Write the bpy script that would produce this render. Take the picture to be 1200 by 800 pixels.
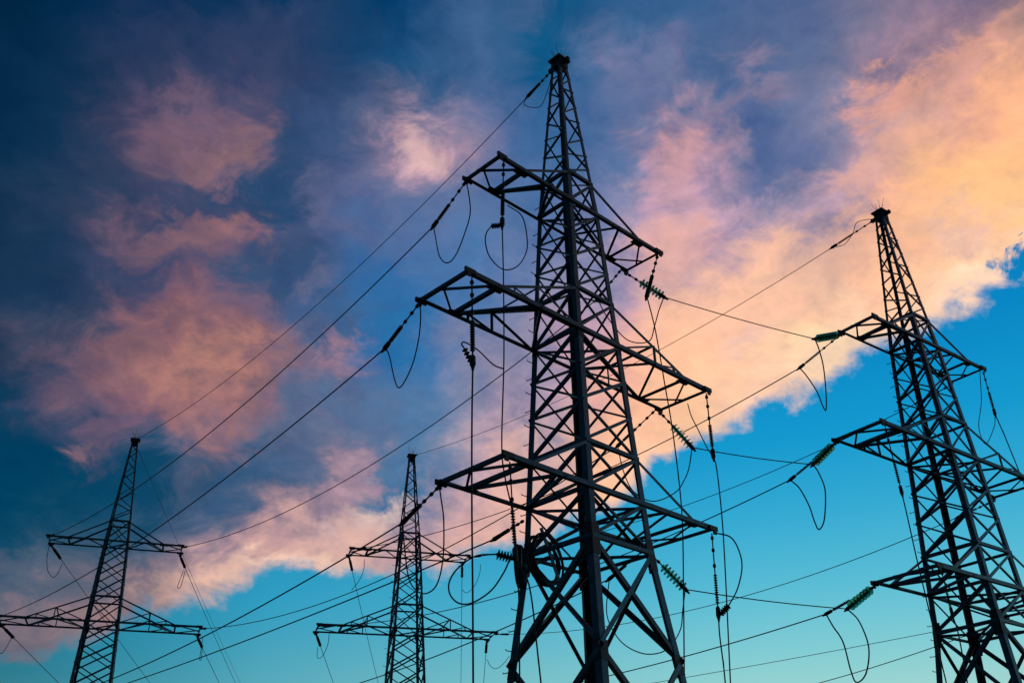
import bpy, bmesh, math, random
import numpy as np
from mathutils import Vector, Matrix
random.seed(7)
for o in list(bpy.data.objects): bpy.data.objects.remove(o)
sc = bpy.context.scene
COL = sc.collection
R = math.radians

# ------------------------------------------------------------------ camera
PITCH, ROLL, FPX, CZ = 0.51549, -0.02379, 1166.2, 1.7     # pixels of a 1200 x 800 photograph
_f = np.array([0, math.cos(PITCH), math.sin(PITCH)]); _u0 = np.array([0, -math.sin(PITCH), math.cos(PITCH)]); _r0 = np.array([1., 0, 0])
RT = math.cos(ROLL)*_r0 + math.sin(ROLL)*_u0
UP = -math.sin(ROLL)*_r0 + math.cos(ROLL)*_u0
FW = _f
cam = bpy.data.cameras.new('camera'); cam.sensor_width = 36; cam.sensor_fit = 'HORIZONTAL'
cam.lens = FPX/1200*36; cam.clip_start = .1; cam.clip_end = 4000
co = bpy.data.objects.new('camera', cam); COL.objects.link(co)
m = Matrix.Identity(4)
for i in range(3): m[i][0] = RT[i]; m[i][1] = UP[i]; m[i][2] = -FW[i]
m[2][3] = CZ
co.matrix_world = m
sc.camera = co
def proj(P):
    q = np.asarray(P, float) - np.array([0, 0, CZ]); z = q@FW
    return 600 + FPX*(q@RT)/z, 400 - FPX*(q@UP)/z, z
def ray(px, py): return FW + RT*(px-600)/FPX + UP*(400-py)/FPX
def at_depth(px, py, dep): return np.array([0, 0, CZ]) + ray(px, py)*dep
def on_plane(px, py, P, Q):                # where the sight line of a pixel meets the upright plane through P and Q
    n = np.cross(np.asarray(Q)-np.asarray(P), [0, 0, 1.]); d = ray(px, py)
    t = ((np.asarray(P)-np.array([0, 0, CZ]))@n)/(d@n)
    return np.array([0, 0, CZ]) + d*t

# ------------------------------------------------------------------ view
sc.view_settings.view_transform = 'Standard'; sc.view_settings.look = 'None'
sc.view_settings.exposure = 0; sc.view_settings.gamma = 1
sc.render.engine = 'CYCLES'
sc.cycles.max_bounces = 8; sc.cycles.transmission_bounces = 8; sc.cycles.diffuse_bounces = 2; sc.cycles.glossy_bounces = 2
sc.cycles.transparent_max_bounces = 4

# ------------------------------------------------------------------ sky: dusk cloud deck over a clear blue band
def lin(c): return [(v/255/12.92 if v/255 <= .04045 else ((v/255+.055)/1.055)**2.4) for v in c]
SKY = [  # colours of the cloud deck, a coarse map 80 px apart, top row first
 [(0,35,65),(0,40,75),(5,45,85),(8,48,88),(5,50,92),(0,55,100),(0,62,112),(60,92,140),(20,85,130),(45,90,140),(62,95,146),(75,98,148),(95,105,150),(122,112,145),(130,112,138),(120,105,125)],
 [(0,38,68),(18,46,82),(38,52,92),(50,60,100),(58,66,106),(48,66,110),(25,76,125),(75,102,152),(5,85,135),(112,120,165),(75,105,155),(95,110,155),(112,115,155),(152,128,150),(178,140,148),(190,150,140)],
 [(0,42,72),(20,48,82),(105,84,112),(138,104,122),(66,70,110),(70,85,130),(188,150,168),(125,120,165),(50,100,155),(112,115,160),(184,148,168),(82,100,150),(130,125,165),(198,160,160),(226,175,150),(235,185,145)],
 [(0,45,75),(15,50,85),(56,62,100),(66,64,100),(38,62,105),(80,92,142),(120,120,165),(90,115,165),(70,105,160),(132,130,175),(182,150,175),(100,110,160),(152,136,165),(226,175,158),(246,195,150),(250,202,150)],
 [(10,48,80),(34,54,90),(80,72,104),(126,92,112),(60,72,114),(60,90,140),(82,112,168),(80,118,175),(128,130,175),(150,140,180),(192,160,178),(202,165,178),(216,176,168),(242,190,162),(246,206,175),(236,205,190)],
 [(18,50,82),(80,70,98),(160,112,120),(188,128,125),(122,98,120),(70,88,130),(50,115,178),(108,124,170),(160,140,170),(216,166,170),(240,190,165),(246,202,170),(252,218,175),(246,216,190),(240,214,200),(232,208,200)],
 [(5,58,92),(52,68,102),(148,106,124),(196,136,130),(108,102,130),(116,116,150),(75,118,168),(132,132,168),(168,146,170),(232,180,160),(248,202,162),(242,204,184),(236,206,196),(232,208,204),(230,210,205),(228,208,205)],
 [(0,60,96),(0,63,98),(6,68,105),(48,78,114),(45,86,128),(160,132,150),(58,116,165),(152,142,172),(202,172,176),(246,196,162),(238,204,186),(224,205,202),(228,208,206),(230,210,206),(230,210,206),(228,208,205)],
 [(8,72,106),(36,78,108),(58,88,120),(150,128,145),(206,160,156),(216,170,162),(168,142,158),(220,176,166),(228,188,178),(236,198,180),(226,204,200),(226,206,204),(228,208,206),(230,210,206),(230,210,206),(228,208,205)],
 [(108,102,120),(138,116,124),(172,134,130),(214,168,155),(226,182,166),(228,188,172),(226,188,176),(228,190,180),(228,194,184),(230,200,190),(226,204,200),(226,206,204),(228,208,206),(230,210,206),(230,210,206),(228,208,205)],
 [(110,104,120),(140,118,124),(174,136,130),(214,170,158),(226,184,170),(228,188,174),(226,188,176),(228,190,180),(228,194,184),(230,200,190),(226,204,200),(226,206,204),(228,208,206),(230,210,206),(230,210,206),(228,208,205)],
]
SKYA = np.array([[lin(c) for c in r] for r in SKY])
EDGE = [(-200,800),(0,772),(60,762),(110,745),(150,716),(195,712),(215,700),(280,690),(345,674),(385,668),(430,664),(480,672),(520,670),(560,656),(600,640),(660,618),(720,596),(760,560),(800,524),(850,494),(920,472),(960,456),(1000,432),(1030,408),(1080,388),(1110,372),(1150,350),(1200,324),(1500,200)]
BLUE = [(330,(0,116,180)),(440,(0,134,196)),(540,(14,152,206)),(620,(48,168,210)),(700,(84,186,212)),(760,(118,199,212)),(800,(140,207,210)),(900,(190,220,205)),(1100,(220,215,190))]
BLOBS = [  # x, y, half width, half height, tilt in degrees, colour, strength: single cloud patches and gaps
 (220,260,170,190,0,(84,82,112),.30),(430,220,150,120,-20,(92,98,142),.35),(400,470,120,90,-30,(96,108,150),.3),
 (60,120,90,160,0,(0,46,80),.5),(330,70,110,50,0,(52,66,106),.6),(180,60,60,40,0,(42,58,94),.5),(90,215,80,90,0,(6,50,86),.7),(335,185,40,60,15,(32,70,114),.85),(420,60,60,70,0,(4,62,108),.6),
 (215,130,50,24,35,(112,92,114),.7),(250,180,58,22,8,(146,112,122),.8),(290,170,22,16,-10,(172,128,130),.8),(185,160,24,30,50,(126,98,116),.6),(285,122,50,14,-25,(88,80,112),.55),
 (285,222,90,19,-4,(30,68,110),.75),(100,235,90,50,0,(58,68,100),.5),
 (230,274,76,17,4,(160,118,126),.9),(278,270,34,13,-6,(174,124,130),.7),(175,290,50,14,10,(122,96,116),.6),
 (160,326,110,20,-4,(56,70,108),.8),(300,318,50,22,0,(54,80,120),.8),(345,300,40,40,0,(52,78,122),.7),(325,250,34,26,0,(40,76,122),.6),(60,330,60,50,0,(22,54,88),.6),
 (265,352,44,24,0,(136,104,124),.6),(235,425,110,26,-8,(204,142,128),.9),(140,398,90,20,-8,(158,114,120),.65),(110,455,80,30,0,(110,92,118),.4),(60,380,60,30,0,(70,78,104),.5),
 (372,331,13,8,0,(164,132,154),.85),(370,240,22,30,25,(122,112,150),.5),(425,222,40,20,-15,(112,110,152),.5),(360,360,40,40,0,(60,92,142),.6),
 (505,172,46,36,-20,(176,144,162),.85),(492,172,24,24,10,(222,184,180),.9),(535,140,34,26,0,(146,130,164),.55),(410,155,50,22,0,(62,86,132),.75),(480,90,60,40,0,(20,82,132),.6),(460,270,60,30,-20,(84,106,156),.6),
 (450,330,50,50,-45,(22,104,170),.6),(470,395,50,36,-30,(26,110,174),.7),(400,385,44,14,-10,(64,94,142),.7),(395,424,48,13,-6,(178,136,150),.85),(540,330,40,30,0,(66,116,176),.4),
 (320,490,30,12,-55,(146,122,146),.5),(345,470,26,40,25,(74,98,140),.6),(410,480,40,24,0,(70,108,156),.5),
 (110,566,140,42,0,(2,66,102),.9),(30,540,60,34,0,(0,60,96),.9),(205,530,44,22,0,(12,76,116),.85),(95,527,15,12,60,(160,120,128),.75),(212,545,14,30,20,(96,96,128),.6),(235,500,30,12,-30,(156,120,134),.6),
 (280,575,80,36,-30,(50,86,130),.85),(340,540,36,34,-40,(88,106,146),.5),(410,545,26,20,-20,(190,154,164),.85),(455,578,38,18,-15,(20,106,158),.9),(500,560,30,20,0,(120,124,165),.5),(300,645,90,18,-12,(190,152,156),.5),
 (425,604,42,11,-8,(244,210,192),.8),(335,666,95,13,-6,(246,206,184),.85),(240,690,66,11,-8,(242,196,172),.75),(400,630,60,14,-12,(226,184,170),.6),(60,680,80,34,0,(70,92,122),.55),(40,745,70,22,0,(126,114,122),.5),
 (560,440,40,50,0,(176,146,170),.5),(600,560,50,60,0,(236,186,166),.6),(530,610,50,36,-20,(212,168,166),.6),
 (655,20,60,60,0,(0,82,134),.7),(690,150,30,60,0,(44,96,152),.5),(725,75,22,16,0,(128,118,160),.6),(780,62,30,20,-20,(136,120,160),.6),(615,15,22,36,0,(96,110,154),.5),
 (800,160,42,40,-30,(210,160,164),.75),(775,215,40,34,-20,(204,158,166),.6),(850,105,40,12,-40,(150,124,156),.65),(905,96,44,9,-6,(156,128,154),.65),
 (885,146,22,16,0,(62,90,148),.65),(925,190,44,26,25,(78,98,154),.62),(870,60,60,20,0,(68,92,142),.6),(745,130,30,30,0,(80,104,158),.6),(720,190,24,40,0,(70,106,160),.6),(850,130,26,20,-30,(84,104,158),.5),
 (1040,112,56,16,-35,(236,172,146),.75),(1130,70,80,16,-30,(214,160,146),.65),(1130,200,100,30,-30,(255,198,144),.75),(960,250,50,18,-25,(160,142,178),.6),(1110,272,60,14,-8,(204,174,178),.7),(1000,200,70,20,-35,(232,178,156),.5),(1180,130,60,40,-20,(246,184,146),.6),
 (900,330,90,40,-20,(255,204,168),.6),(872,402,34,14,-10,(216,184,190),.6),(1150,318,46,22,-25,(254,230,204),.65),(980,400,50,18,-30,(252,222,196),.5),(780,300,60,36,-20,(232,178,166),.65),(790,380,60,50,0,(244,196,166),.6),(860,270,40,14,-25,(186,156,180),.5),(1060,310,40,24,-20,(255,210,168),.5),
]
BL = [(x, y, rx, ry, math.cos(R(t)), math.sin(R(t)), np.array(lin(c)), k) for (x, y, rx, ry, t, c, k) in BLOBS]
def deck(px, py):
    c = deck0(px, py)
    for (x, y, rx, ry, ct, st, cc_, k) in BL:
        dx, dy = px-x, py-y; u, v = (dx*ct+dy*st)/rx, (-dx*st+dy*ct)/ry; q = u*u+v*v
        if q < 5: w = k*math.exp(-q**1.1); c = c*(1-w)+cc_*w
    w = min(max((c[0]-1.25*c[2])/.25, 0), 1)*float(np.interp(px, [420, 620], [0, 1])); c = c*(1-.20*min(max((c[0]-.8*c[2])/.12, 0), 1)*float(np.interp(px, [330, 460], [1, 0]))*float(np.interp(py, [480, 600], [1, 0]))); c = c*(1-w+w*np.array([1.13, 1.03, .93]))   # the lit deck glows orange
    w = min(max((c[2]*.98-c[0])/.11, 0), 1)                  # the unlit parts of the deck are slate rather than violet
    return c*(1-w+w*np.array([.88, 1.02, .95]))
def deck0(px, py):
    gx = min(max(px/80, 0), 14.999); gy = min(max(py/80, 0), 9.999)
    i, j = int(gx), int(gy); a, b = gx-i, gy-j
    c = (SKYA[j, i]*(1-a)+SKYA[j, i+1]*a)*(1-b) + (SKYA[j+1, i]*(1-a)+SKYA[j+1, i+1]*a)*b
    return c
GAPS = [(1190,284,15,13,-45)]       # small clear gaps in the deck
def edge(px, py):
    yb = np.interp(px, [e[0] for e in EDGE], [e[1] for e in EDGE])
    s = yb-py
    for (x, y, rx, ry, k) in GAPS: s += (k-max(s,0))*math.exp(-((px-x)/rx)**2-((py-y)/ry)**2)
    return min(max(.5+s/240, 0), 1)
def clear(px, py):
    c = [np.interp(py, [b[0] for b in BLUE], [lin(b[1])[k] for b in BLUE]) for k in range(3)]
    w = np.interp(px, [0, 150, 400, 700, 1200], [.52, .62, .82, .95, 1.0])
    return np.array(c)*w
AZ0, AZ1, EL0, EL1, NR_, NH = R(-46), R(46), R(6), R(54), 46, 2   # rows of elevation, each a curve over azimuth
world = bpy.data.worlds.new('World'); sc.world = world; world.use_nodes = True
nt = bpy.data.node_groups.new('dusk_sky', 'ShaderNodeTree'); nt.interface.new_socket('Color', in_out='OUTPUT', socket_type='NodeSocketColor')
def N(t, **k):
    n = nt.nodes.new(t)
    for a, v in k.items(): setattr(n, a, v)
    return n
def L(a, b): nt.links.new(a, b)
def M(op, a, b=None, c=None, clamp=False):
    n = N('ShaderNodeMath', operation=op, use_clamp=clamp)
    for i, v in enumerate((a, b, c)):
        if v is None: continue
        if hasattr(v, 'is_linked'): L(v, n.inputs[i])
        else: n.inputs[i].default_value = v
    return n.outputs[0]
def MIXC(f, a, b, blend='MIX', clampf=True):
    n = N('ShaderNodeMix', data_type='RGBA', blend_type=blend, clamp_factor=clampf)
    for v, s in ((f, n.inputs[0]), (a, n.inputs[6]), (b, n.inputs[7])):
        if hasattr(v, 'is_linked'): L(v, s)
        elif isinstance(v, (int, float)): s.default_value = v
        else: s.default_value = (*v, 1)
    return n.outputs[2]
tc = N('ShaderNodeTexCoord'); DIR = tc.outputs['Generated']
def noise(scale, detail, rough, off=(0, 0, 0), stretch=None, dist=0.):
    v = DIR
    mp = N('ShaderNodeMapping'); mp.inputs['Location'].default_value = off
    if stretch: mp.inputs['Rotation'].default_value = stretch[0]; mp.inputs['Scale'].default_value = stretch[1]
    L(DIR, mp.inputs[0])
    n = N('ShaderNodeTexNoise'); n.inputs['Scale'].default_value = scale; n.inputs['Detail'].default_value = detail
    n.inputs['Roughness'].default_value = rough; n.inputs['Distortion'].default_value = dist
    L(mp.outputs[0], n.inputs['Vector']); return n
sx = N('ShaderNodeSeparateXYZ'); L(DIR, sx.inputs[0])
az = M('ARCTAN2', sx.outputs[0], sx.outputs[1]); el = M('ARCSINE', sx.outputs[2])
wn = noise(9, 7, .58, (3.1, 0, 0)); ws = N('ShaderNodeSeparateColor'); L(wn.outputs['Color'], ws.inputs[0])
WARP = .034
wnf = noise(15, 9, .64, (9.3, 1, 4), ((0, R(20), R(20)), (1.0, 1.0, 1.5)), .5); wf = N('ShaderNodeSeparateColor'); L(wnf.outputs['Color'], wf.inputs[0])
WF = .15
azw = M('ADD', M('ADD', az, M('MULTIPLY', M('SUBTRACT', ws.outputs[0], .5), WARP)), M('MULTIPLY', M('SUBTRACT', wf.outputs[0], .5), WF))
elw = M('ADD', M('ADD', el, M('MULTIPLY', M('SUBTRACT', ws.outputs[1], .5), WARP)), M('MULTIPLY', M('SUBTRACT', wf.outputs[1], .5), WF))
fa2 = M('DIVIDE', M('SUBTRACT', M('ADD', az, M('MULTIPLY', M('SUBTRACT', wf.outputs[0], .5), .05)), AZ0), AZ1-AZ0, clamp=True)
fa = M('DIVIDE', M('SUBTRACT', azw, AZ0), AZ1-AZ0, clamp=True)
fv = M('MULTIPLY', M('DIVIDE', M('SUBTRACT', elw, EL0), EL1-EL0, clamp=True), NR_-1)
wn2 = noise(22, 8, .6, (7.7, 2, 1)); ws2 = N('ShaderNodeSeparateColor'); L(wn2.outputs['Color'], ws2.inputs[0])
def dirpx(a, e):
    d = np.array([math.sin(a)*math.cos(e), math.cos(a)*math.cos(e), math.sin(e)]); z = d@FW
    if z < .15: z = .15
    return 600+FPX*(d@RT)/z, 400-FPX*(d@UP)/z
def ramp(facs, vals, fac):
    r = N('ShaderNodeValToRGB'); cr = r.color_ramp; cr.interpolation = 'LINEAR'
    while len(cr.elements) < len(facs): cr.elements.new(.5)
    for e_, p_, v_ in zip(cr.elements, facs, vals): e_.position = p_
    for e_, p_, v_ in zip(cr.elements, facs, vals): e_.color = v_
    L(fac, r.inputs[0]); return r
def curve(node, ci, xs, ys):
    pts = node.mapping.curves[ci].points
    pts[0].location = (xs[0], ys[0]); pts[1].location = (xs[-1], ys[-1])
    for x, y in zip(xs[1:-1], ys[1:-1]): pts.new(x, y)
cc = None
fcol = N('ShaderNodeCombineColor')
for q_ in range(3): L(fa, fcol.inputs[q_])
NC = 72; XS = [k/(NC-1) for k in range(NC)]
for r_ in range(NR_):
    e_ = EL0+(EL1-EL0)*r_/(NR_-1)
    vs = [deck(*dirpx(AZ0+(AZ1-AZ0)*x_, e_)) for x_ in XS]
    rc = N('ShaderNodeRGBCurve')
    for q_ in range(3): curve(rc, q_, XS, [v[q_] for v in vs])
    rc.mapping.update(); L(fcol.outputs[0], rc.inputs[1]); col = rc.outputs[0]
    cc = col if cc is None else MIXC(M('SUBTRACT', fv, r_-1.0, clamp=True), cc, col)
# lower rim of the deck: its elevation over azimuth
def rim(a):
    for e_ in np.linspace(R(2), R(50), 600):
        px, py = dirpx(a, e_)
        if py < np.interp(px, [q[0] for q in EDGE], [q[1] for q in EDGE]): return e_
    return R(50)
fc = N('ShaderNodeFloatCurve'); NC2 = 120; X2 = [k/(NC2-1) for k in range(NC2)]
curve(fc, 0, X2, [rim(AZ0+(AZ1-AZ0)*x_) for x_ in X2]); fc.mapping.update(); L(fa2, fc.inputs[1])
el2 = M('ADD', el, M('MULTIPLY', M('SUBTRACT', wf.outputs[1], .5), .05))
gpa, gpe = math.atan2(*(ray(1190, 284)[:2])), math.asin(ray(1190, 284)[2]/np.linalg.norm(ray(1190, 284)))
g2 = M('ADD', M('POWER', M('DIVIDE', M('SUBTRACT', azw, gpa), .024), 2.0), M('POWER', M('DIVIDE', M('SUBTRACT', elw, gpe), .018), 2.0))
ca = M('SUBTRACT', M('ADD', .5, M('DIVIDE', M('SUBTRACT', el2, fc.outputs[0]), .2)), M('MULTIPLY', M('EXPONENT', M('MULTIPLY', g2, -1.0)), .2))
ca = M('MINIMUM', ca, M('SUBTRACT', 1.1, M('MULTIPLY', M('EXPONENT', M('MULTIPLY', g2, -1.0)), .74)))
# billows: lighter warm crests and cooler hollows within the deck, strongest where the deck is thick and lit
bn = noise(10, 9, .60, (1.3, 4.2, .6), ((0, R(20), R(25)), (1.0, 1.0, 1.6)), .5)
bn2 = noise(27, 8, .62, (5.3, .2, 8.6), ((0, R(25), R(25)), (1.0, 1.0, 1.5)), .6)
bn3 = noise(70, 6, .62, (2.3, 6.2, 1.6), ((0, R(25), R(25)), (1.0, 1.0, 1.6)), .3)
bf = M('ADD', M('MULTIPLY', M('SUBTRACT', bn.outputs[0], .5), 2.7), M('ADD', M('MULTIPLY', M('SUBTRACT', bn2.outputs[0], .5), 2.3), M('MULTIPLY', M('SUBTRACT', bn3.outputs[0], .5), 1.0)))
sp = N('ShaderNodeSeparateColor'); L(cc, sp.inputs[0])
thick = N('ShaderNodeMapRange', interpolation_type='SMOOTHSTEP'); L(sp.outputs[0], thick.inputs[0]); thick.inputs[1].default_value = .35; thick.inputs[2].default_value = .85; thick.inputs[3].default_value = 1.0; thick.inputs[4].default_value = .42
lit = M('MULTIPLY', M('ADD', .30, M('MULTIPLY', sp.outputs[0], 1.5), clamp=True), thick.outputs[0])
lo = M('MULTIPLY', M('MAXIMUM', M('MULTIPLY', bf, -1.0), 0.0), M('MULTIPLY', lit, 1.15), clamp=True)
hi = M('MULTIPLY', M('MAXIMUM', bf, 0.0), M('MULTIPLY', lit, .50))
hollow = MIXC(1.0, cc, (.40, .57, .80), 'MULTIPLY')
deckc = MIXC(lo, cc, hollow)
hb = N('ShaderNodeCombineColor')
for q_, k_ in ((0, 1.0), (1, .76), (2, .62)): L(M('ADD', 1.0, M('MULTIPLY', hi, k_)), hb.inputs[q_])
deckc = MIXC(1.0, deckc, hb.outputs[0], 'MULTIPLY')
# clear band below the deck: colour by elevation, deeper blue away from the sunset side
BLUEL = [(330,(0,84,140)),(500,(0,98,150)),(640,(0,128,176)),(700,(0,142,186)),(750,(18,142,178)),(800,(46,148,174)),(900,(110,180,185)),(1100,(190,200,185))]
def bandramp(tab):
    es, cs = [], []
    for k in range(28):
        e_ = R(4)+(R(40)-R(4))*k/27; px, py = dirpx(0, e_); es.append(k/27)
        cs.append((*[np.interp(py, [b[0] for b in tab], [lin(b[1])[q] for b in tab]) for q in range(3)], 1))
    return ramp(es, cs, M('DIVIDE', M('SUBTRACT', el, R(4)), R(36), clamp=True)).outputs[0]
azs = [k/23 for k in range(24)]; azc = []
for k in range(24):
    px, py = dirpx(AZ0+(AZ1-AZ0)*k/23, R(16)); w = np.interp(px, [0, 200, 450, 850], [0, .12, .45, 1.0]); v = np.interp(px, [0, 160, 320], [.55, .82, 1.0]); azc.append((w, v, 0, 1))
arr = N('ShaderNodeSeparateColor'); L(ramp(azs, azc, M('DIVIDE', M('SUBTRACT', az, AZ0), AZ1-AZ0, clamp=True)).outputs[0], arr.inputs[0])
clearc = MIXC(arr.outputs[0], bandramp(BLUEL), bandramp(BLUE))
vv = N('ShaderNodeCombineColor')
for q in range(3): L(arr.outputs[1], vv.inputs[q])
clearc = MIXC(1.0, clearc, vv.outputs[0], 'MULTIPLY')
# the real atmosphere adds its own slight glow to the clear air
sky = N('ShaderNodeTexSky', sky_type='NISHITA'); sky.sun_disc = False; sky.sun_elevation = R(3); sky.sun_rotation = R(100)
nis = MIXC(1.0, sky.outputs[0], (.004, .004, .004), 'MULTIPLY')
clearc = MIXC(1.0, clearc, nis, 'ADD')
em = M('ADD', ca, M('MULTIPLY', M('SUBTRACT', wn2.outputs[0], .5), .30))
mr = N('ShaderNodeMapRange', interpolation_type='SMOOTHSTEP'); L(em, mr.inputs[0])
mr.inputs[1].default_value = .455; mr.inputs[2].default_value = .575
skyc = MIXC(mr.outputs[0], clearc, deckc)
# below the horizon the dome is dark land haze
hz = N('ShaderNodeMapRange', interpolation_type='SMOOTHSTEP'); L(el, hz.inputs[0]); hz.inputs[1].default_value = R(-2); hz.inputs[2].default_value = R(2)
skyc = MIXC(hz.outputs[0], (.02, .025, .03), skyc)
bk = N('ShaderNodeMapRange', interpolation_type='SMOOTHSTEP'); L(sx.outputs[1], bk.inputs[0]); bk.inputs[1].default_value = -.25; bk.inputs[2].default_value = .45
skyc = MIXC(bk.outputs[0], (.018, .055, .092), skyc)      # the dusk sky behind and overhead is deep blue
go_ = N('NodeGroupOutput'); L(skyc, go_.inputs[0])
wt = world.node_tree; wt.nodes.clear()
gn = wt.nodes.new('ShaderNodeGroup'); gn.node_tree = nt
bg = wt.nodes.new('ShaderNodeBackground'); wt.links.new(gn.outputs[0], bg.inputs[0]); bg.inputs[1].default_value = 1.0
wo = wt.nodes.new('ShaderNodeOutputWorld'); wt.links.new(bg.outputs[0], wo.inputs[0])
world.cycles.sampling_method = 'MANUAL'; world.cycles.sample_map_resolution = 256

# ------------------------------------------------------------------ low sun, just above the horizon on the right
sun = bpy.data.lights.new('sun', 'SUN'); sun.energy = .1; sun.angle = R(2); sun.color = (1, .62, .38)
so = bpy.data.objects.new('sun', sun); COL.objects.link(so)
sd = Vector((math.sin(R(100))*math.cos(R(3)), math.cos(R(100))*math.cos(R(3)), math.sin(R(3))))
so.rotation_euler = sd.to_track_quat('Z', 'Y').to_euler()

# ------------------------------------------------------------------ materials
def mat(name, base, rough, metal=0., var=.25, scale=8., base2=None, bump=0.):
    mt = bpy.data.materials.new(name); mt.use_nodes = True; t = mt.node_tree; b = t.nodes['Principled BSDF']
    b.inputs['Roughness'].default_value = rough; b.inputs['Metallic'].default_value = metal
    tx = t.nodes.new('ShaderNodeTexCoord'); n = t.nodes.new('ShaderNodeTexNoise'); n.inputs['Scale'].default_value = scale; n.inputs['Detail'].default_value = 5
    t.links.new(tx.outputs['Object'], n.inputs['Vector'])
    r = t.nodes.new('ShaderNodeValToRGB'); e = r.color_ramp.elements
    e[0].position = .3; e[1].position = .7
    e[0].color = (*[c*(1-var) for c in base], 1); e[1].color = (*(base2 or [c*(1+var) for c in base]), 1)
    t.links.new(n.outputs[0], r.inputs[0]); t.links.new(r.outputs[0], b.inputs['Base Color'])
    if bump:
        bp = t.nodes.new('ShaderNodeBump'); bp.inputs['Strength'].default_value = bump; t.links.new(n.outputs[0], bp.inputs['Height']); t.links.new(bp.outputs[0], b.inputs['Normal'])
    return mt
STEEL = mat('weathered_steel', (.038, .078, .106), .40, .5, .35, 5.)
STEEL2 = mat('dark_steel', (.018, .021, .026), .5, .3, .3, 9.)
ALU = mat('aluminium_cable', (.045, .048, .055), .5, .5, .2, 4.)
RUBBER = mat('cable_sheath', (.012, .013, .016), .55, 0, .2, 6.)
POLY = mat('polymer_insulator', (.030, .022, .022), .5, 0, .2, 8.)
GLASS = mat('green_glass', (.07, .27, .20), .25, 0, .25, 6.)
GLASS.node_tree.nodes['Principled BSDF'].inputs['Transmission Weight'].default_value = .9
GLASS.node_tree.nodes['Principled BSDF'].inputs['IOR'].default_value = 1.12
CONC = mat('concrete', (.28, .27, .25), .85, 0, .2, 3.)
GRASS = mat('dry_grass', (.045, .052, .022), .95, 0, .4, .35, (.085, .075, .04), .4)

# ------------------------------------------------------------------ helpers
def new_obj(name, bm, material, parent=None):
    me = bpy.data.meshes.new(name); bm.to_mesh(me); bm.free(); me.materials.append(material)
    o = bpy.data.objects.new(name, me); COL.objects.link(o); o.parent = parent; return o
def tag(o, label=None, cat=None, group=None, kind=None):
    if label: o['label'] = label
    if cat: o['category'] = cat
    if group: o['group'] = group
    if kind: o['kind'] = kind
    return o
def empty(name, loc, rz=0):
    o = bpy.data.objects.new(name, None); COL.objects.link(o); o.location = loc; o.rotation_euler.z = rz; o.empty_display_size = .3; return o
V = lambda p: Vector([float(c) for c in p])
def angle(bm, P, Q, d1, d2, s, t=.012):
    """an L-section bar from P to Q: corner on the line, flanges running along d1 and d2"""
    P, Q = V(P), V(Q); ax = (Q-P).normalized()
    d1 = V(d1); d1 = (d1-ax*d1.dot(ax)).normalized()
    d2 = V(d2); d2 = d2-ax*d2.dot(ax); d2 = (d2-d1*d2.dot(d1)).normalized()
    prof = [(0, 0), (s, 0), (s, t), (t, t), (t, s), (0, s)]
    A = [bm.verts.new(P+d1*a+d2*b) for a, b in prof]; B = [bm.verts.new(Q+d1*a+d2*b) for a, b in prof]
    n = 6
    for i in range(n): bm.faces.new((A[i], A[(i+1) % n], B[(i+1) % n], B[i]))
    bm.faces.new(A[::-1]); bm.faces.new(B)
def box(bm, c, ax, hx):
    """box with centre c, three axes and half sizes"""
    c = V(c); a = [V(q).normalized() for q in ax]
    vs = [bm.verts.new(c+a[0]*(i*hx[0])+a[1]*(j*hx[1])+a[2]*(k*hx[2])) for i in (-1, 1) for j in (-1, 1) for k in (-1, 1)]
    for f in ((0, 1, 3, 2), (4, 6, 7, 5), (0, 4, 5, 1), (2, 3, 7, 6), (0, 2, 6, 4), (1, 5, 7, 3)): bm.faces.new([vs[i] for i in f])
def tube(bm, pts, r, n=6, taper=None):
    pts = [V(p) for p in pts]; prev = None; rings = []
    t0 = (pts[1]-pts[0]).normalized(); up = Vector((0, 0, 1)) if abs(t0.z) < .9 else Vector((1, 0, 0)); x = t0.cross(up).normalized()
    for i, p in enumerate(pts):
        t = (pts[min(i+1, len(pts)-1)]-pts[max(i-1, 0)]).normalized()
        x = (x-t*x.dot(t)).normalized(); y = t.cross(x)
        rr = r if taper is None else taper[i]
        rings.append([bm.verts.new(p+(x*math.cos(2*math.pi*k/n)+y*math.sin(2*math.pi*k/n))*rr) for k in range(n)])
    for a, b in zip(rings, rings[1:]):
        for k in range(n): bm.faces.new((a[k], a[(k+1) % n], b[(k+1) % n], b[k])).smooth = True
    bm.faces.new(rings[0][::-1]); bm.faces.new(rings[-1])
def catmull(pts, sub=8):
    P = [np.asarray(p, float) for p in pts]; P = [2*P[0]-P[1]]+P+[2*P[-1]-P[-2]]; out = []
    for i in range(1, len(P)-2):
        for k in range(sub):
            t = k/sub; a, b, c, d = P[i-1:i+3]
            out.append(.5*(2*b+(c-a)*t+(2*a-5*b+4*c-d)*t*t+(3*b-a-3*c+d)*t**3))
    out.append(P[-2]); return out

# ------------------------------------------------------------------ ground
bm = bmesh.new(); S = 900; n = 60
gv = [[bm.verts.new((-S+2*S*i/n, -S+2*S*j/n, 0)) for j in range(n+1)] for i in range(n+1)]
for i in range(n):
    for j in range(n): bm.faces.new((gv[i][j], gv[i+1][j], gv[i+1][j+1], gv[i][j+1]))
tag(new_obj('ground', bm, GRASS), kind='structure')

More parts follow.
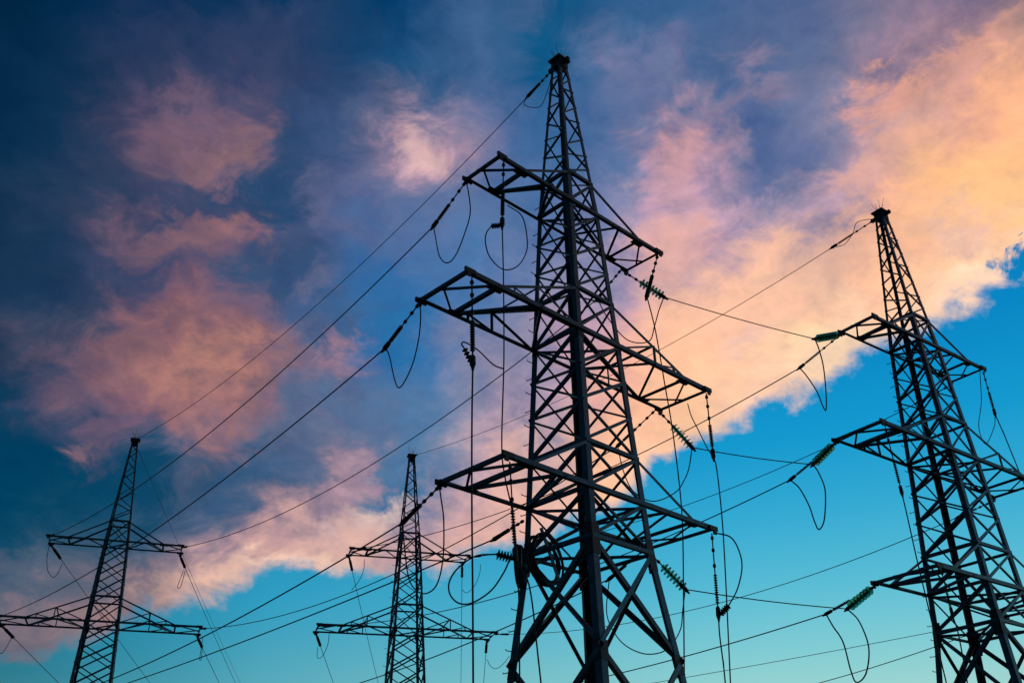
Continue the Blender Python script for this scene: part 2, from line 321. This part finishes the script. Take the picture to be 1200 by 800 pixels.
# ------------------------------------------------------------------ lattice towers
H1, H2, H3, HAP, HB = 10.5, 14.5, 18.41, 24.025, 9.4
A0, A3, A1, AS = .1394, .5628, .9916, .1144
DH = {1: 1.09, 2: 1.19, 3: 1.04}; HS = {1: H1, 2: H2, 3: H3}; ES = {1: .985, 2: .797, 3: .606}
TW = [dict(x=1.548, y=20.977, yaw=.7784, z=-1.198, L={1: 3.405, 2: 4.22, 3: 3.03}),
      dict(x=-19.544, y=46.963, yaw=.3315, z=-.993, L={1: 3.405, 2: 4.42, 3: 3.06}),
      dict(x=-5.604, y=50.129, yaw=.2865, z=-.881, L={1: 3.405, 2: 4.42, 3: 3.06}),
      dict(x=13.091, y=28.467, yaw=.6497, z=-1.321, L={1: 3.405, 2: 4.22, 3: 3.05})]
def hw(z):
    if z >= H3: t = (z-H3)/(HAP-H3); return A3*(1-t)+A0*t
    if z >= HB: t = (z-HB)/(H3-HB); return A1*(1-t)+A3*t
    return A1+AS*(HB-z)
SU = {'L': -1, 'R': 1}; SV = {'N': -1, 'F': 1}
def wpt(i, u, v, z):
    T = TW[i]; c, s = math.cos(T['yaw']), math.sin(T['yaw'])
    return np.array([T['x']+u*c-v*s, T['y']+u*s+v*c, z+T['z']])
def tip(i, lev, k, du=0., dz=-.06): return wpt(i, SU[k[1]]*(TW[i]['L'][lev]+du), SV[k[0]]*ES[lev], HS[lev]+dz)
LEGS = {'NL': (-1, -1), 'NR': (1, -1), 'FR': (1, 1), 'FL': (-1, 1)}
ORDER = ['NL', 'NR', 'FR', 'FL']
def lp(k, z, ins=0.): a = hw(z)-ins; return (LEGS[k][0]*a, LEGS[k][1]*a, z)
PANELS = [9.4, 10.5, 11.59, 12.62, 13.55, 14.5, 15.69, 16.62, 17.5, 18.41, 19.45]
PEAK = [19.45, 19.97, 20.42, 21.02, 21.62, 22.18, 22.74, 23.24, 23.66]
SECT = [(None, 9.4, .175), (9.4, 14.5, .158), (14.5, 19.45, .138), (19.45, 23.9, .085)]
def part(name, parent, build, material=STEEL):
    bm = bmesh.new(); build(bm); return new_obj(name, bm, material, parent)
def make_tower(i, label):
    T = TW[i]; root = empty('transmission_tower', (T['x'], T['y'], 0), T['yaw'])
    tag(root, label, 'power tower', 'lattice power line towers')
    zo = T['z']; base = .28-zo
    KL, KB = (1., .9) if i in (0, 3) else (.78, .86)
    sh = lambda p: (p[0], p[1], p[2]+zo)               # tower height -> world height
    levels_base = [HB, 7.1, 4.3, base+.15]
    # legs: heavy angle sections stepped in size, corner outwards
    for k in ORDER:
        sx_, sy_ = LEGS[k]
        def f(bm):
            for (z0, z1, s) in SECT:
                s *= KL
                z0 = base if z0 is None else z0
                kinks = [z0]+[q for q in (HB, H3) if z0 < q < z1]+[z1]
                for a, b in zip(kinks, kinks[1:]): angle(bm, sh(lp(k, a)), sh(lp(k, b)), (-sx_, 0, 0), (0, -sy_, 0), s, .018 if s > .15 else .012)
        leg = part('leg', root, f)
        # splice plates wrapped round the leg where its sections meet
        for zj, s, hh in ((9.4, .235, .34), (7.1, .22, .2), (14.5, .17, .18), (19.45, .12, .1)):
            def f(bm): angle(bm, V(sh(lp(k, zj-hh)))+Vector((sx_, sy_, 0))*.006, V(sh(lp(k, zj+hh)))+Vector((sx_, sy_, 0))*.006, (-sx_, 0, 0), (0, -sy_, 0), s, .006 if zj > 10 else .016)
            part('splice_plate', leg, f, STEEL2)
        if k == 'FL':
            z = base+2.2; q = 0
            sb = None
            while z < 19:
                p = V(sh(lp(k, z))); d = Vector((-1, 0, 0)) if q % 2 else Vector((0, 1, 0))
                if sb is None:
                    def f(bm): tube(bm, [(0, 0, 0), (-.15, 0, 0), (-.155, 0, .03)], .011, 5)
                    sb = part('step_bolt', leg, f, STEEL2); o = sb
                else: o = sb.copy(); COL.objects.link(o); o.parent = leg
                o.location = p; o.rotation_euler.z = 0 if q % 2 else -math.pi/2
                z += .42; q += 1
        def f(bm):
            p = lp(k, base); box(bm, (p[0], p[1], -.1), ((1, 0, 0), (0, 1, 0), (0, 0, 1)), (.42, .42, .35))
        part('footing', root, f, CONC)
    # bracing on the four faces
    for q in range(4):
        ka, kb = ORDER[q], ORDER[(q+1) % 4]
        na = [LEGS[ka][0]+LEGS[kb][0], LEGS[ka][1]+LEGS[kb][1]]; out = Vector((na[0]/2, na[1]/2, 0))
        def bar(name, P, Q, s, off=0., t=.009, flip=False):
            P = V(sh(P))+out*off; Q = V(sh(Q))+out*off; ax = (Q-P).normalized(); side = ax.cross(out)
            if (side.z < 0) != flip: side = -side
            def f(bm): angle(bm, P, Q, side, -out, s*KB, t)
            return part(name, root, f)
        for a, b in zip(PANELS, PANELS[1:]):
            s = .085 if a < 14.4 else .072
            k1, k2 = (kb, ka) if q in (1, 2) else (ka, kb)
            bar('brace', lp(k1, a), lp(k2, b), s, .006); bar('brace', lp(k2, a), lp(k1, b), s*.66, -.012)
        for j, (a, b) in enumerate(zip(PEAK, PEAK[1:])):
            if j % 2 == 0: bar('peak_brace', lp(ka, a), lp(kb, b), .05, .004, .007)
            else: bar('peak_brace', lp(kb, a), lp(ka, b), .05, .004, .007)
        for a, b in zip(levels_base[1:], levels_base):
            bar('base_brace', lp(ka, a), lp(kb, b), .12, .006, .012); bar('base_brace', lp(kb, a), lp(ka, b), .12, -.016, .012)
        for z in (H1+DH[1], H2+DH[2], H3+DH[3], HB):
            bar('horizontal_strut', lp(ka, z), lp(kb, z), .10, .02)
        if q in (1, 3):
            for z in (H1, H2, H3): bar('horizontal_strut', lp(ka, z), lp(kb, z), .09, .02)
    # flat diaphragms inside the body
    for z in (HB+.02, H1, H2, H3):
        for a, b in (('NL', 'FR'), ('NR', 'FL')):
            def f(bm): angle(bm, V(sh(lp(a, z, .03))), V(sh(lp(b, z, .03))), (0, 0, -1), (1, 1, 0) if a == 'NR' else (1, -1, 0), .07, .008)
            if a == 'NR' or z < H1+.1: part('diaphragm', root, f)
    # crossarms: a level rectangular frame with tie bars down from the body
    for lev in (1, 2, 3):
        Lh, e, zz = T['L'][lev], ES[lev], HS[lev]; ui = {1: 2.7, 2: 3.3, 3: 2.2}[lev]; s = {1: .106, 2: .104, 3: .094}[lev]*(1 if i in (0, 3) else .8)
        c = lambda u, v, z=0.: sh((u, v*e, zz+z))
        def f(bm):
            for v in (-1, 1): angle(bm, c(-Lh, v), c(Lh, v), (0, 0, 1), (0, -v, 0), s, .014)
        arm = part('crossarm', root, f)
        for sd_ in (-1, 1):
            def sub(name, P, Q, d1, d2, sz, t=.009, m=STEEL):
                def f(bm): angle(bm, P, Q, d1, d2, sz*(.82 if i in (0, 3) else .78), t)
                return part(name, arm, f, m)
            sub('end_beam', c(sd_*Lh, -1.03, -.004), c(sd_*Lh, 1.03, -.004), (0, 0, 1), (-sd_, 0, 0), s*.95, .014)
            for v in (-1, 1):
                a = hw(zz+DH[lev])
                sub('tie_bar', sh((sd_*a, v*(a+.012), zz+DH[lev])), c(sd_*ui, v, .06), (0, 0, -1), (0, -v, 0), .085)
                def f(bm): box(bm, c(sd_*(Lh-.06), v*(1+.02/e), .03), ((1, 0, 0), (0, 1, 0), (0, 0, 1)), (.15, .025, .055)); box(bm, c(sd_*(Lh-.02), v*(1+.02/e), -.06), ((1, 0, 0), (0, 1, 0), (0, 0, 1)), (.05, .02, .05))
                part('tip_plate', arm, f, STEEL2)
                def f(bm): box(bm, c(sd_*ui, v*(1-.11/e), .008), ((1, 0, 0), (0, 1, 0), (0, 0, 1)), (.2, .1, .007))
                part('gusset_plate', arm, f, STEEL2)
            sub('cross_strut', c(sd_*ui, -1, .016), c(sd_*ui, 1, .016), (0, 0, 1), (-sd_, 0, 0), .11)
            um = {1: 1.75, 2: 2.05, 3: 1.35}[lev]; hb = hw(zz)
            sub('arm_brace', c(sd_*hb, 1, .022), c(sd_*um, -1, .022), (0, 0, 1), (-sd_, 0, 0), .085)
            sub('arm_brace', c(sd_*um, -1, .028), c(sd_*ui, 1, .028), (0, 0, 1), (-sd_, 0, 0), .085)
            sub('arm_brace', c(sd_*ui, 1, .034), c(sd_*Lh, .05, .034), (0, 0, 1), (0, -1, 0), .06)
            sub('arm_brace', c(sd_*ui, -1, .034), c(sd_*Lh, .35, .040), (0, 0, 1), (0, 1, 0), .06)
            if lev == 2:
                for u_ in (2.05, 2.8):
                    for v in (-1, 1):
                        zt = DH[2]*(ui-u_)/(ui-hw(zz+DH[2]))
                        sub('hanger', c(sd_*u_, v*.985, zt), c(sd_*u_, v*.985, .02), (sd_, 0, 0), (0, -v, 0), .06)
                        if u_ < 2.1: sub('arm_brace', c(sd_*u_, v*.975, zt), c(sd_*hb, v*.975, .05), (0, 0, -1), (0, -v, 0), .06)
                        else: sub('arm_brace', c(sd_*u_, v*.975, zt), c(sd_*2.05, v*.975, .05), (0, 0, -1), (0, -v, 0), .05)
                    if u_ < 2.1: sub('cross_strut', c(sd_*u_, -.97, zt), c(sd_*u_, .97, zt), (0, 0, -1), (-sd_, 0, 0), .06)
    # peak cap with its earth-wire bracket and bird spikes
    def f(bm):
        X = ((1, 0, 0), (0, 1, 0), (0, 0, 1))
        for k in ORDER:
            pass
        box(bm, sh((0, 0, 23.82)), X, (.17, .17, .13)); box(bm, sh((0, 0, 23.99)), X, (.235, .22, .03)); box(bm, sh((-.02, .22, 23.84)), X, (.05, .16, .06)); box(bm, sh((-.02, -.22, 23.84)), X, (.05, .16, .06))
    cap = part('peak_cap', root, f, STEEL2)
    for q in range(7):
        a = q*.9+i; d = Vector((math.cos(a)*.5, math.sin(a)*.5, 1)).normalized(); p0 = V(sh((0, 0, 24.02)))
        def f(bm): tube(bm, [p0+Vector((d.x, d.y, 0))*.1, p0+d*(.35+.12*((q*37) % 5)/2)], .006, 4)
        part('bird_spike', cap, f, STEEL2)
    return root
TN = ['tall central', 'left', 'small middle', 'right']
make_tower(0, 'tallest steel lattice tower at centre, with a thick front leg and three crossarms')
make_tower(1, 'leaning lattice tower at the far left edge, long crossarm cut off by the frame')
make_tower(2, 'smallest lattice tower, standing far off between the left tower and the central tower')
make_tower(3, 'lattice tower at the right edge with bird spikes on its pink-lit peak')

# ------------------------------------------------------------------ insulator strings
LEVN = {1: 'bottom', 2: 'middle', 3: 'top'}
GRP_S = 'insulator strings on the towers'
def frame(P, Q):
    P, Q = V(P), V(Q); return (Q-P).to_track_quat('Z', 'Y').to_matrix().to_4x4(), (Q-P).length
def lathe(bm, prof, n=10):
    rings = [[bm.verts.new((r*math.cos(2*math.pi*k/n), r*math.sin(2*math.pi*k/n), z)) for k in range(n)] for r, z in prof]
    for a, b in zip(rings, rings[1:]):
        for k in range(n): bm.faces.new((a[k], a[(k+1) % n], b[(k+1) % n], b[k]))
    bm.faces.new(rings[0][::-1]); bm.faces.new(rings[-1])
_mesh = {}
def shared(key, build, material):
    if key not in _mesh:
        bm = bmesh.new(); build(bm); me = bpy.data.meshes.new(key); bm.to_mesh(me); bm.free(); me.materials.append(material); _mesh[key] = me
    return _mesh[key]
def sub_obj(name, me, parent, z, sx=1., sz=1.):
    o = bpy.data.objects.new(name, me); COL.objects.link(o); o.parent = parent; o.location = (0, 0, z); o.scale = (sx, sx, sz); return o
def string(P, Q, label, style='polymer', thick=1., discs=7, f0=.5, f1=.86, clamp=True):
    """an insulator string from P (on the steel) to Q (where the wire starts)"""
    Rm, ln = frame(P, Q); root = empty('insulator_string', V(P)); root.rotation_euler = Rm.to_euler(); tag(root, label, 'insulator', GRP_S)
    def rod(bm): lathe(bm, [(.016, 0), (.016, 1)], 6)
    sub_obj('rod', shared('string_rod', rod, STEEL2), root, 0, thick, ln)
    def knob(bm): lathe(bm, [(.012, -.05), (.034, -.036), (.04, 0), (.034, .036), (.012, .055)], 8)
    km = shared('shackle', knob, STEEL2)
    if style == 'polymer':
        for t in (.06, f0*.42, f0*.8): sub_obj('shackle', km, root, ln*t, thick)
        def sheds(bm):
            pr = [(.02, 0)]
            for k in range(12): z = .02+k*.08; pr += [(.022, z), (.052, z+.022), (.049, z+.034), (.024, z+.05)]
            lathe(bm, pr+[(.02, 1)], 10)
        sub_obj('shed_stack', shared('shed_stack', sheds, POLY), root, ln*f0, thick*.92, ln*(f1-f0))
    else:
        def disc(bm): lathe(bm, [(.02, -.06), (.045, -.055), (.05, -.012), (.125, .012), (.128, .026), (.09, .03), (.085, .018), (.05, .03), (.02, .06)], 14)
        dm = shared('glass_disc', disc, GLASS) if style == 'glass' else shared('dark_disc', disc, POLY)
        for k in range(discs): sub_obj('glass_disc' if style == 'glass' else 'disc', dm, root, ln*(f0+(f1-f0)*(k+.5)/discs), thick)
        for t in (.08, f0*.7): sub_obj('shackle', km, root, ln*t, thick)
    if clamp:
        def cl(bm): lathe(bm, [(.02, -.16), (.05, -.12), (.055, .06), (.03, .14), (.02, .2)], 8)
        sub_obj('clamp', shared('clamp', cl, STEEL2), root, ln*.96, thick)
    return root
def cable(name, pts, r, label, cat, group, material=ALU, n=6):
    bm = bmesh.new(); tube(bm, pts, r, n); o = new_obj(name, bm, material); tag(o, label, cat, group); return o
def sag(P, Q, s, n=48):
    P, Q = np.asarray(P), np.asarray(Q); t = np.linspace(0, 1, n)[:, None]; X = P*(1-t)+Q*t; X[:, 2] -= 4*s*(t*(1-t))[:, 0]; return X
def span(P, Q, s, l0, l1, wlabel, r=.016, s0=None, s1=None, th=1., end=None):
    """a wire sagging from P to Q with an insulator string of length l0 at P and l1 at Q"""
    if end:                                    # the heavy string hangs more steeply than the wire it holds
        E = on_plane(*end, P, Q); string(P, E, s0, thick=th); P = E; l0 = 0
    X = sag(P, Q, s, 400); D = np.r_[0, np.cumsum(np.linalg.norm(np.diff(X, axis=0), axis=1))]
    i0 = int(np.searchsorted(D, l0)); i1 = int(np.searchsorted(D, D[-1]-l1))
    if l0: string(X[0], X[i0], s0, thick=th)
    if l1: string(X[-1], X[min(i1, len(X)-1)], s1, thick=th)
    W = X[i0:i1+1]; idx = np.unique(np.linspace(0, len(W)-1, 60).astype(int))
    cable('overhead_wire', W[idx], r, wlabel, 'power line', 'overhead wires between the towers')
    return W[0], W[-1]
def loop(P, Q, px, r, label, extra=None):
    """a slack jumper from P to Q through points read off the photo, at depths between those of its ends"""
    zp, zq = proj(P)[2], proj(Q)[2]; n = len(px)+1
    pts = [np.asarray(P)]+[at_depth(x, y, zp+(zq-zp)*(k+1)/n) for k, (x, y) in enumerate(px)]+[np.asarray(Q)]
    return cable('jumper_loop', catmull(pts), r, label, 'jumper cable', 'slack jumper loops', RUBBER)
TD = ['central tower', 'far left tower', 'small middle tower', 'right tower']
def slab(i, lev, k, extra): return f"insulator string {extra} {TD[i]}'s {LEVN[lev]} crossarm"

# the line from the central tower to the far left tower
EA = {}
WL = {3: ('from', 1.45), 2: ('', 1.25), 1: ('', 1.2)}
for lev, s, pe in ((3, 1.15, (508, 265)), (2, .85, (451, 408)), (1, .7, (472, 612))):
    EA['FL', lev], _ = span(tip(0, lev, 'FL'), tip(1, lev, 'NL'), s, 0, 1.0,
        f"wire from the left end of central tower's {LEVN[lev]} crossarm to far left tower", .017,
        slab(0, lev, 'FL', 'pulled down left from the left end of the'), slab(1, lev, 'NL', 'at the front left end of the'), 1.1, pe)
for lev, s, pe in ((3, 1.3, (700, 350)), (2, 1.15, (724, 522)), (1, .9, (714, 678))):
    EA['FR', lev], _ = span(tip(0, lev, 'FR', -.25), tip(1, lev, 'NR'), s, 0, .6,
        f"wire from behind the right half of central tower's {LEVN[lev]} crossarm to far left tower", .016,
        slab(0, lev, 'FR', 'pulled back left from the right half of the'), slab(1, lev, 'NR', 'at the front right end of the'), end=pe)
PK = lambda i, v=0.: wpt(i, 0, v, 23.86)
E0s, _ = span(PK(0, .3), PK(1, -.3), 1.3, 1.0, 0, 'thin earth wire from the peak of the central tower to the far left tower', .013,
     'short dark insulator pulled down left from the peak of the central tower')
# a lower wire tied to the body of the central tower
span(wpt(0, -hw(10.25)-.05, hw(10.25), 10.25), tip(1, 1, 'FL'), .35, 0, .5, "wire from the central tower's left leg, beside the coiled cable, to the lower left",
     .017, "insulator string pulled left from the central tower's left leg, near the coiled cable", 'insulator string at the back left end of the far left tower\'s bottom crossarm', 1.0, (580, 631))
# the line from the right tower to the small middle tower
EB = {}
GP = {}
for lev, pa, pb in ((3, (778, 348), (955, 397)), (2, (811, 524), (953, 544)), (1, (803, 690), (993, 713))):
    a, b = tip(0, lev, 'FR'), tip(3, lev, 'FL')
    ea, eb = on_plane(*pa, a, b), on_plane(*pb, a, b)
    string(a, ea, f"glass disc string at the back right end of the central tower's {LEVN[lev]} crossarm", 'glass', 1.05, 7, .36, .95)
    string(b, eb, f"green glass disc string at the left end of the right tower's {LEVN[lev]} crossarm", 'glass', 1.0, 7, .12, .9)
    GP['T0', lev], GP['T3', lev] = ea, eb
    cable('connecting_wire', sag(ea, eb, .05), .014, f"short wire linking the {LEVN[lev]} crossarms of the central tower and the right tower", 'power line', 'wires linking the two near towers')
for lev, s, pe in ((3, 1.05, (937, 431)), (2, 1.05, (926, 562)), (1, .65, (968, 719))):
    p = tip(3, lev, 'FL')
    EB['FL', lev], _ = span(p, tip(2, lev, 'NL'), s, 0, 1.4 if lev == 3 else 1.0,
        f"wire from the left end of right tower's {LEVN[lev]} crossarm to small middle tower", .017,
        slab(3, lev, 'FL', 'pulled down left from the left end of the'), slab(2, lev, 'NL', 'at the front left end of the'), 1.0, pe)
for lev, s in ((3, 1.1), (2, 1.15), (1, 1.2)):
    span(tip(3, lev, 'FR'), tip(2, lev, 'NR'), s, 1.3, .9,
        f"wire from behind the right half of right tower's {LEVN[lev]} crossarm to small middle tower", .014,
        slab(3, lev, 'FR', 'pulled back left from the right half of the'), slab(2, lev, 'NR', 'at the front right end of the'))
E3s, _ = span(PK(3, .3), PK(2, -.3), 1.0, 1.7, .3, 'thin earth wire from the peak of the right tower to the small middle tower', .012,
     'dark insulator pulled down left from the spiked peak of the right tower', 'stub insulator on the peak of the small middle tower')
# a wire of another line crossing low behind the right tower
cable('overhead_wire', sag(at_depth(1500, 655, 46), at_depth(400, 853, 66), .6), .016, 'low wire crossing behind the right tower, under its lowest crossarm', 'power line', 'overhead wires between the towers')

# spans running away from the two far towers
for i, vp in ((1, (430, 1168)), (2, (536, 1220))):
    d = ray(*vp); d = d/np.linalg.norm(d[:2])
    for lev, ks in ((3, 'LR'), (2, 'LR')):
        for kk in ks:
            P = tip(i, lev, 'F'+kk, -.08); D = 150
            Q = P+d*D; t = np.linspace(0, 1, 200)[:, None]; X = P*(1-t)+Q*t
            X[:, 2] = P[2]+d[2]*D*t[:, 0]*(1-.75*t[:, 0])
            j = 3
            side = {'L': 'left', 'R': 'right'}[kk]
            string(X[0], X[0]+(X[3]-X[0])/np.linalg.norm(X[3]-X[0])*1.7, f"dark insulator string behind the {side} end of the {TD[i]}'s {LEVN[lev]} crossarm", thick=1.5, f0=.3)
            cable('overhead_wire', X[2:], .016, f"wire falling away behind the {side} end of the {TD[i]}'s {LEVN[lev]} crossarm", 'power line', 'overhead wires between the towers')
    if i == 1:
        P = PK(1); Q = P+d*150; t = np.linspace(0, 1, 100)[:, None]; X = P*(1-t)+Q*t; X[:, 2] = P[2]+d[2]*150*t[:, 0]*(1-.75*t[:, 0])
        cable('overhead_wire', X, .012, 'thin earth wire falling away behind the peak of the far left tower', 'power line', 'overhead wires between the towers')

# jumper loops on the central tower, left end
loop(EA['FL', 3], tip(0, 3, 'FL'), [(510, 276), (515, 300), (524, 308), (534, 299), (544, 275), (551, 250), (549, 226)], .0155, "slack loop under the left end of the central tower's top crossarm")
loop(EA['FL', 2], tip(0, 2, 'FL'), [(456, 416), (462, 443), (467, 454), (474, 447), (484, 425), (491, 395), (493, 368)], .0155, "slack loop under the left end of the central tower's middle crossarm")
loop(EA['FL', 1], tip(0, 1, 'FL'), [(474, 640), (480, 680), (495, 695), (511, 686), (519, 655), (520, 610), (517, 585)], .0155, "long slack loop under the left end of the central tower's bottom crossarm")
# ... and behind its right half
loop(GP['T0', 3], EA['FR', 3], [(772, 364), (767, 382), (760, 400), (735, 398), (712, 372)], .017, "slack loop behind the right end of the central tower's top crossarm")
loop(GP['T0', 2], EA['FR', 2], [(808, 545), (803, 560), (791, 577), (765, 587), (742, 575), (730, 550)], .0165, "slack loop behind the right end of the central tower's middle crossarm")
loop(GP['T0', 1], EA['FR', 1], [(800, 715), (797, 738), (782, 760), (760, 766), (738, 759), (722, 744), (711, 718)], .0155, "slack loop behind the right end of the central tower's bottom crossarm")
loop(E0s, PK(0, .2), [(614, 122), (624, 126), (636, 121)], .012, "small slack loop beside the peak of the central tower")
# right tower, left end
loop(EB['FL', 3], GP['T3', 3], [(945, 440), (957, 458), (964, 475), (968, 480), (968, 460), (965, 430), (960, 410)], .0205, "slack loop under the left end of the right tower's top crossarm")
loop(EB['FL', 2], GP['T3', 2], [(937, 572), (948, 592), (955, 612), (960, 620), (966, 608), (967, 575), (960, 555)], .0205, "slack loop under the left end of the right tower's middle crossarm")
loop(EB['FL', 1], GP['T3', 1], [(976, 733), (988, 752), (997, 785), (1004, 799), (1015, 788), (1018, 758), (1007, 728)], .0205, "slack loop under the left end of the right tower's bottom crossarm")
loop(E3s, PK(3, .2), [(990, 286), (1000, 272), (1003, 262), (1012, 258)], .012, "small slack loop beside the spiked peak of the right tower")
# far towers
def farloop(i, lev, k, px, label):
    P = tip(i, lev, 'F'+k); zp = proj(P)[2]
    cable('jumper_loop', catmull([P if n_ is None else at_depth(*n_, zp) for n_ in px]), .015, label, 'jumper cable', 'slack jumper loops', RUBBER)
farloop(1, 3, 'L', [(57, 641), (55, 655), (56, 668), (62, 676), (68, 671), (73, 660)], "slack loop under the left end of the far left tower's top crossarm")
farloop(1, 3, 'R', [(215, 668), (212, 676), (208, 687), (211, 688), (214, 680), (217, 668)], "slack loop under the right end of the far left tower's top crossarm")
farloop(1, 2, 'R', [(238, 745), (236, 758), (234, 772), (236, 771), (237, 758)], "slack loop under the right end of the far left tower's middle crossarm")
farloop(1, 2, 'L', [(14, 746), (8, 757), (2, 765), (-4, 760), (-6, 740)], "slack loop under the left end of the far left tower's middle crossarm")
farloop(2, 3, 'L', [(427, 655), (426, 668), (420, 681), (412, 691)], "slack loop under the left end of the small middle tower's top crossarm")
farloop(2, 3, 'R', [(563, 661), (562, 672), (556, 686), (547, 694), (541, 690)], "slack loop under the right end of the small middle tower's top crossarm")
farloop(2, 2, 'L', [(386, 740), (384, 755), (378, 768), (372, 770), (372, 758)], "slack loop under the left end of the small middle tower's middle crossarm")
farloop(2, 2, 'R', [(597, 768), (590, 777), (581, 783), (574, 779), (571, 772)], "slack loop under the right end of the small middle tower's middle crossarm")

# droppers: strings hanging from the near ends of the two near towers, with leads running down to the ground
def dropper(i, lev, k, pend, ppx, label_s, label_w, th=1., r=.017, z_end=.3):
    P = tip(i, lev, k, -.12, -.1); ux = P+np.array([1., 0, 0])
    E = on_plane(*pend, P, ux); string(P, E, label_s, thick=th)
    pts = [E]+[on_plane(x, y, P, ux) for x, y in ppx]
    d = pts[-1]-pts[-2]
    if pts[-1][2] > z_end: pts.append(pts[-1]+d*(pts[-1][2]-z_end)/abs(d[2]))
    cable('lead_wire', catmull(pts, 6), r, label_w, 'power line', 'leads running down beside the near towers', RUBBER)
    return E
DS = lambda i, lev, side: f"dark insulator string hanging from the {side} end of the {TD[i]}'s {LEVN[lev]} crossarm"
DW = lambda i, lev, side: f"lead hanging down from the {side} end of the {TD[i]}'s {LEVN[lev]} crossarm"
e3l = dropper(0, 3, 'NL', (588.5, 264), [(590, 330), (590.5, 420), (588, 520), (592, 560), (602, 610), (608, 700), (609, 800)], DS(0, 3, 'front left'), DW(0, 3, 'front left'), 1.1)
e2l = dropper(0, 2, 'NL', (554, 428), [(553, 500), (553, 600), (554, 700), (554.5, 800)], DS(0, 2, 'front left'), DW(0, 2, 'front left'), 1.2, .02)
e1l = dropper(0, 1, 'NL', (604, 655), [(612, 668), (622, 695), (634, 800)], DS(0, 1, 'front left'), DW(0, 1, 'front left'), 1.0)
e3r = dropper(0, 3, 'NR', (758, 347), [(768, 387), (779, 450), (789, 510), (799, 600), (801, 700), (802, 800)], DS(0, 3, 'front right'), DW(0, 3, 'front right'), 1.2)
e2r = dropper(0, 2, 'NR', (836, 535), [(840, 550), (846, 605), (850, 670), (856, 800)], DS(0, 2, 'front right'), DW(0, 2, 'front right'), 1.1)
e1r = dropper(0, 1, 'NR', (842, 722), [(843.5, 745), (848, 780), (850, 800)], DS(0, 1, 'front right'), DW(0, 1, 'front right'), 1.0)
d3r = dropper(3, 3, 'NR', (1166, 485), [(1178, 512), (1193, 549)], DS(3, 3, 'front right'), DW(3, 3, 'front right'), 1.0)
d2l = dropper(3, 2, 'NL', (1057, 578), [(1064, 608), (1074, 653), (1090, 720)], DS(3, 2, 'front left'), DW(3, 2, 'front left'), 1.0)
d1l = dropper(3, 1, 'NL', (1116, 720), [(1123, 742), (1132, 790), (1136, 815)], DS(3, 1, 'front left'), DW(3, 1, 'front left'), .9)
# short side insulators and the big loops on these droppers
def arm_string(E, px, label, discs=5, th=.7):
    Q = on_plane(*px, E, E+np.array([1., 0, 0])); string(E, Q, label, 'dark', th, discs, .15, .95, False); return Q
q = arm_string(e3l, (576, 265), "stubby disc insulator standing out left under the central tower's top crossarm", 5, .55)
loop(q, tip(0, 3, 'FL', -1.4), [(570, 273), (569, 285), (574, 301), (588, 315), (603, 314), (614, 302), (618, 284), (612, 254)], .0155, "round slack loop under the left half of the central tower's top crossarm")
q = arm_string(e2l, (544, 408), "stubby insulator slanting up left under the central tower's middle crossarm", 4, .5)
loop(q, np.asarray(on_plane(590, 432, e3l, e3l+np.array([1., 0, 0]))), [(541, 403), (545, 401), (560, 410), (578, 427)], .016, "bent jumper tying the two hanging leads left of the central tower")
q = arm_string(e1l, (582, 649), "stubby disc insulator standing out left beside the coiled cable", 5, .75)
loop(q, e1l+np.array([-.1, .1, .05]), [(558, 651), (538, 664), (527, 680), (527, 695), (537, 706), (553, 706), (575, 692), (590, 671)], .0155, "big round slack loop left of the central tower, below its bottom crossarm")
q = arm_string(e1r, (854, 709), "stubby disc insulator slanting up right of the central tower", 5, .6)
loop(q, tip(0, 1, 'NR'), [(864, 690), (869.5, 665), (866, 645), (856, 629)], .017, "big curved slack loop beyond the right end of the central tower's bottom crossarm")
loop(e2r, wpt(0, 4.30, -.05, 14.44), [(829, 525), (818, 503), (810, 487)], .015, "slack jumper curving up under the right end of the central tower's middle crossarm")
loop(d3r, tip(3, 3, 'NR', -.3), [(1165, 500), (1155, 520), (1147, 500), (1150, 470)], .013, "slack loop under the right end of the right tower's top crossarm")

# ------------------------------------------------------------------ coiled spare cable tied inside the left leg of the central tower
cpt = wpt(0, -hw(9.45)+.22, hw(9.45)-.42, 9.33); cpx = proj(cpt)
co_ = empty('cable_coil', V(cpt)); tag(co_, "open coil of cable on a cross frame inside the central tower's left leg", 'cable coil')
co_.rotation_euler = (R(86), R(4), R(52))
for k in range(5):
    def f(bm):
        rr = .56-.03*(k % 3); tube(bm, [(rr*math.cos(a), rr*.98*math.sin(a)+.01*math.sin(3*a+k), -.1+.05*k+.02*math.sin(2*a+k)) for a in np.linspace(0, 2*math.pi, 33)], .024, 6)
    part('coil_turn', co_, f, RUBBER)
for a in (.5, .5+math.pi/2):
    d = Vector((math.cos(a), math.sin(a), 0)); e_ = Vector((-math.sin(a), math.cos(a), 0))
    def f(bm): box(bm, (0, 0, -.16 if a < 1 else .16), (d, e_, (0, 0, 1)), (.66, .05, .012))
    part('frame_bar', co_, f, STEEL)
cp2 = wpt(0, -hw(9.3)-.03, hw(9.3)+.03, 9.25)
c2 = empty('cable_coil', V(cp2)); tag(c2, "narrow cable coil seen edge-on, strapped to the central tower's left leg", 'cable coil')
c2.rotation_euler = (R(90), 0, R(78))
for k in range(3):
    def f(bm): tube(bm, [(.34*math.cos(a)*(1-.04*k), .46*math.sin(a)*(1-.04*k), -.07+.045*k) for a in np.linspace(0, 2*math.pi, 29)], .026, 6)
    part('coil_turn', c2, f, RUBBER)
def f(bm): box(bm, (0, 0, 0), ((1, 0, 0), (0, 1, 0), (0, 0, 1)), (.03, .46, .012))
part('strap', c2, f, STEEL2)
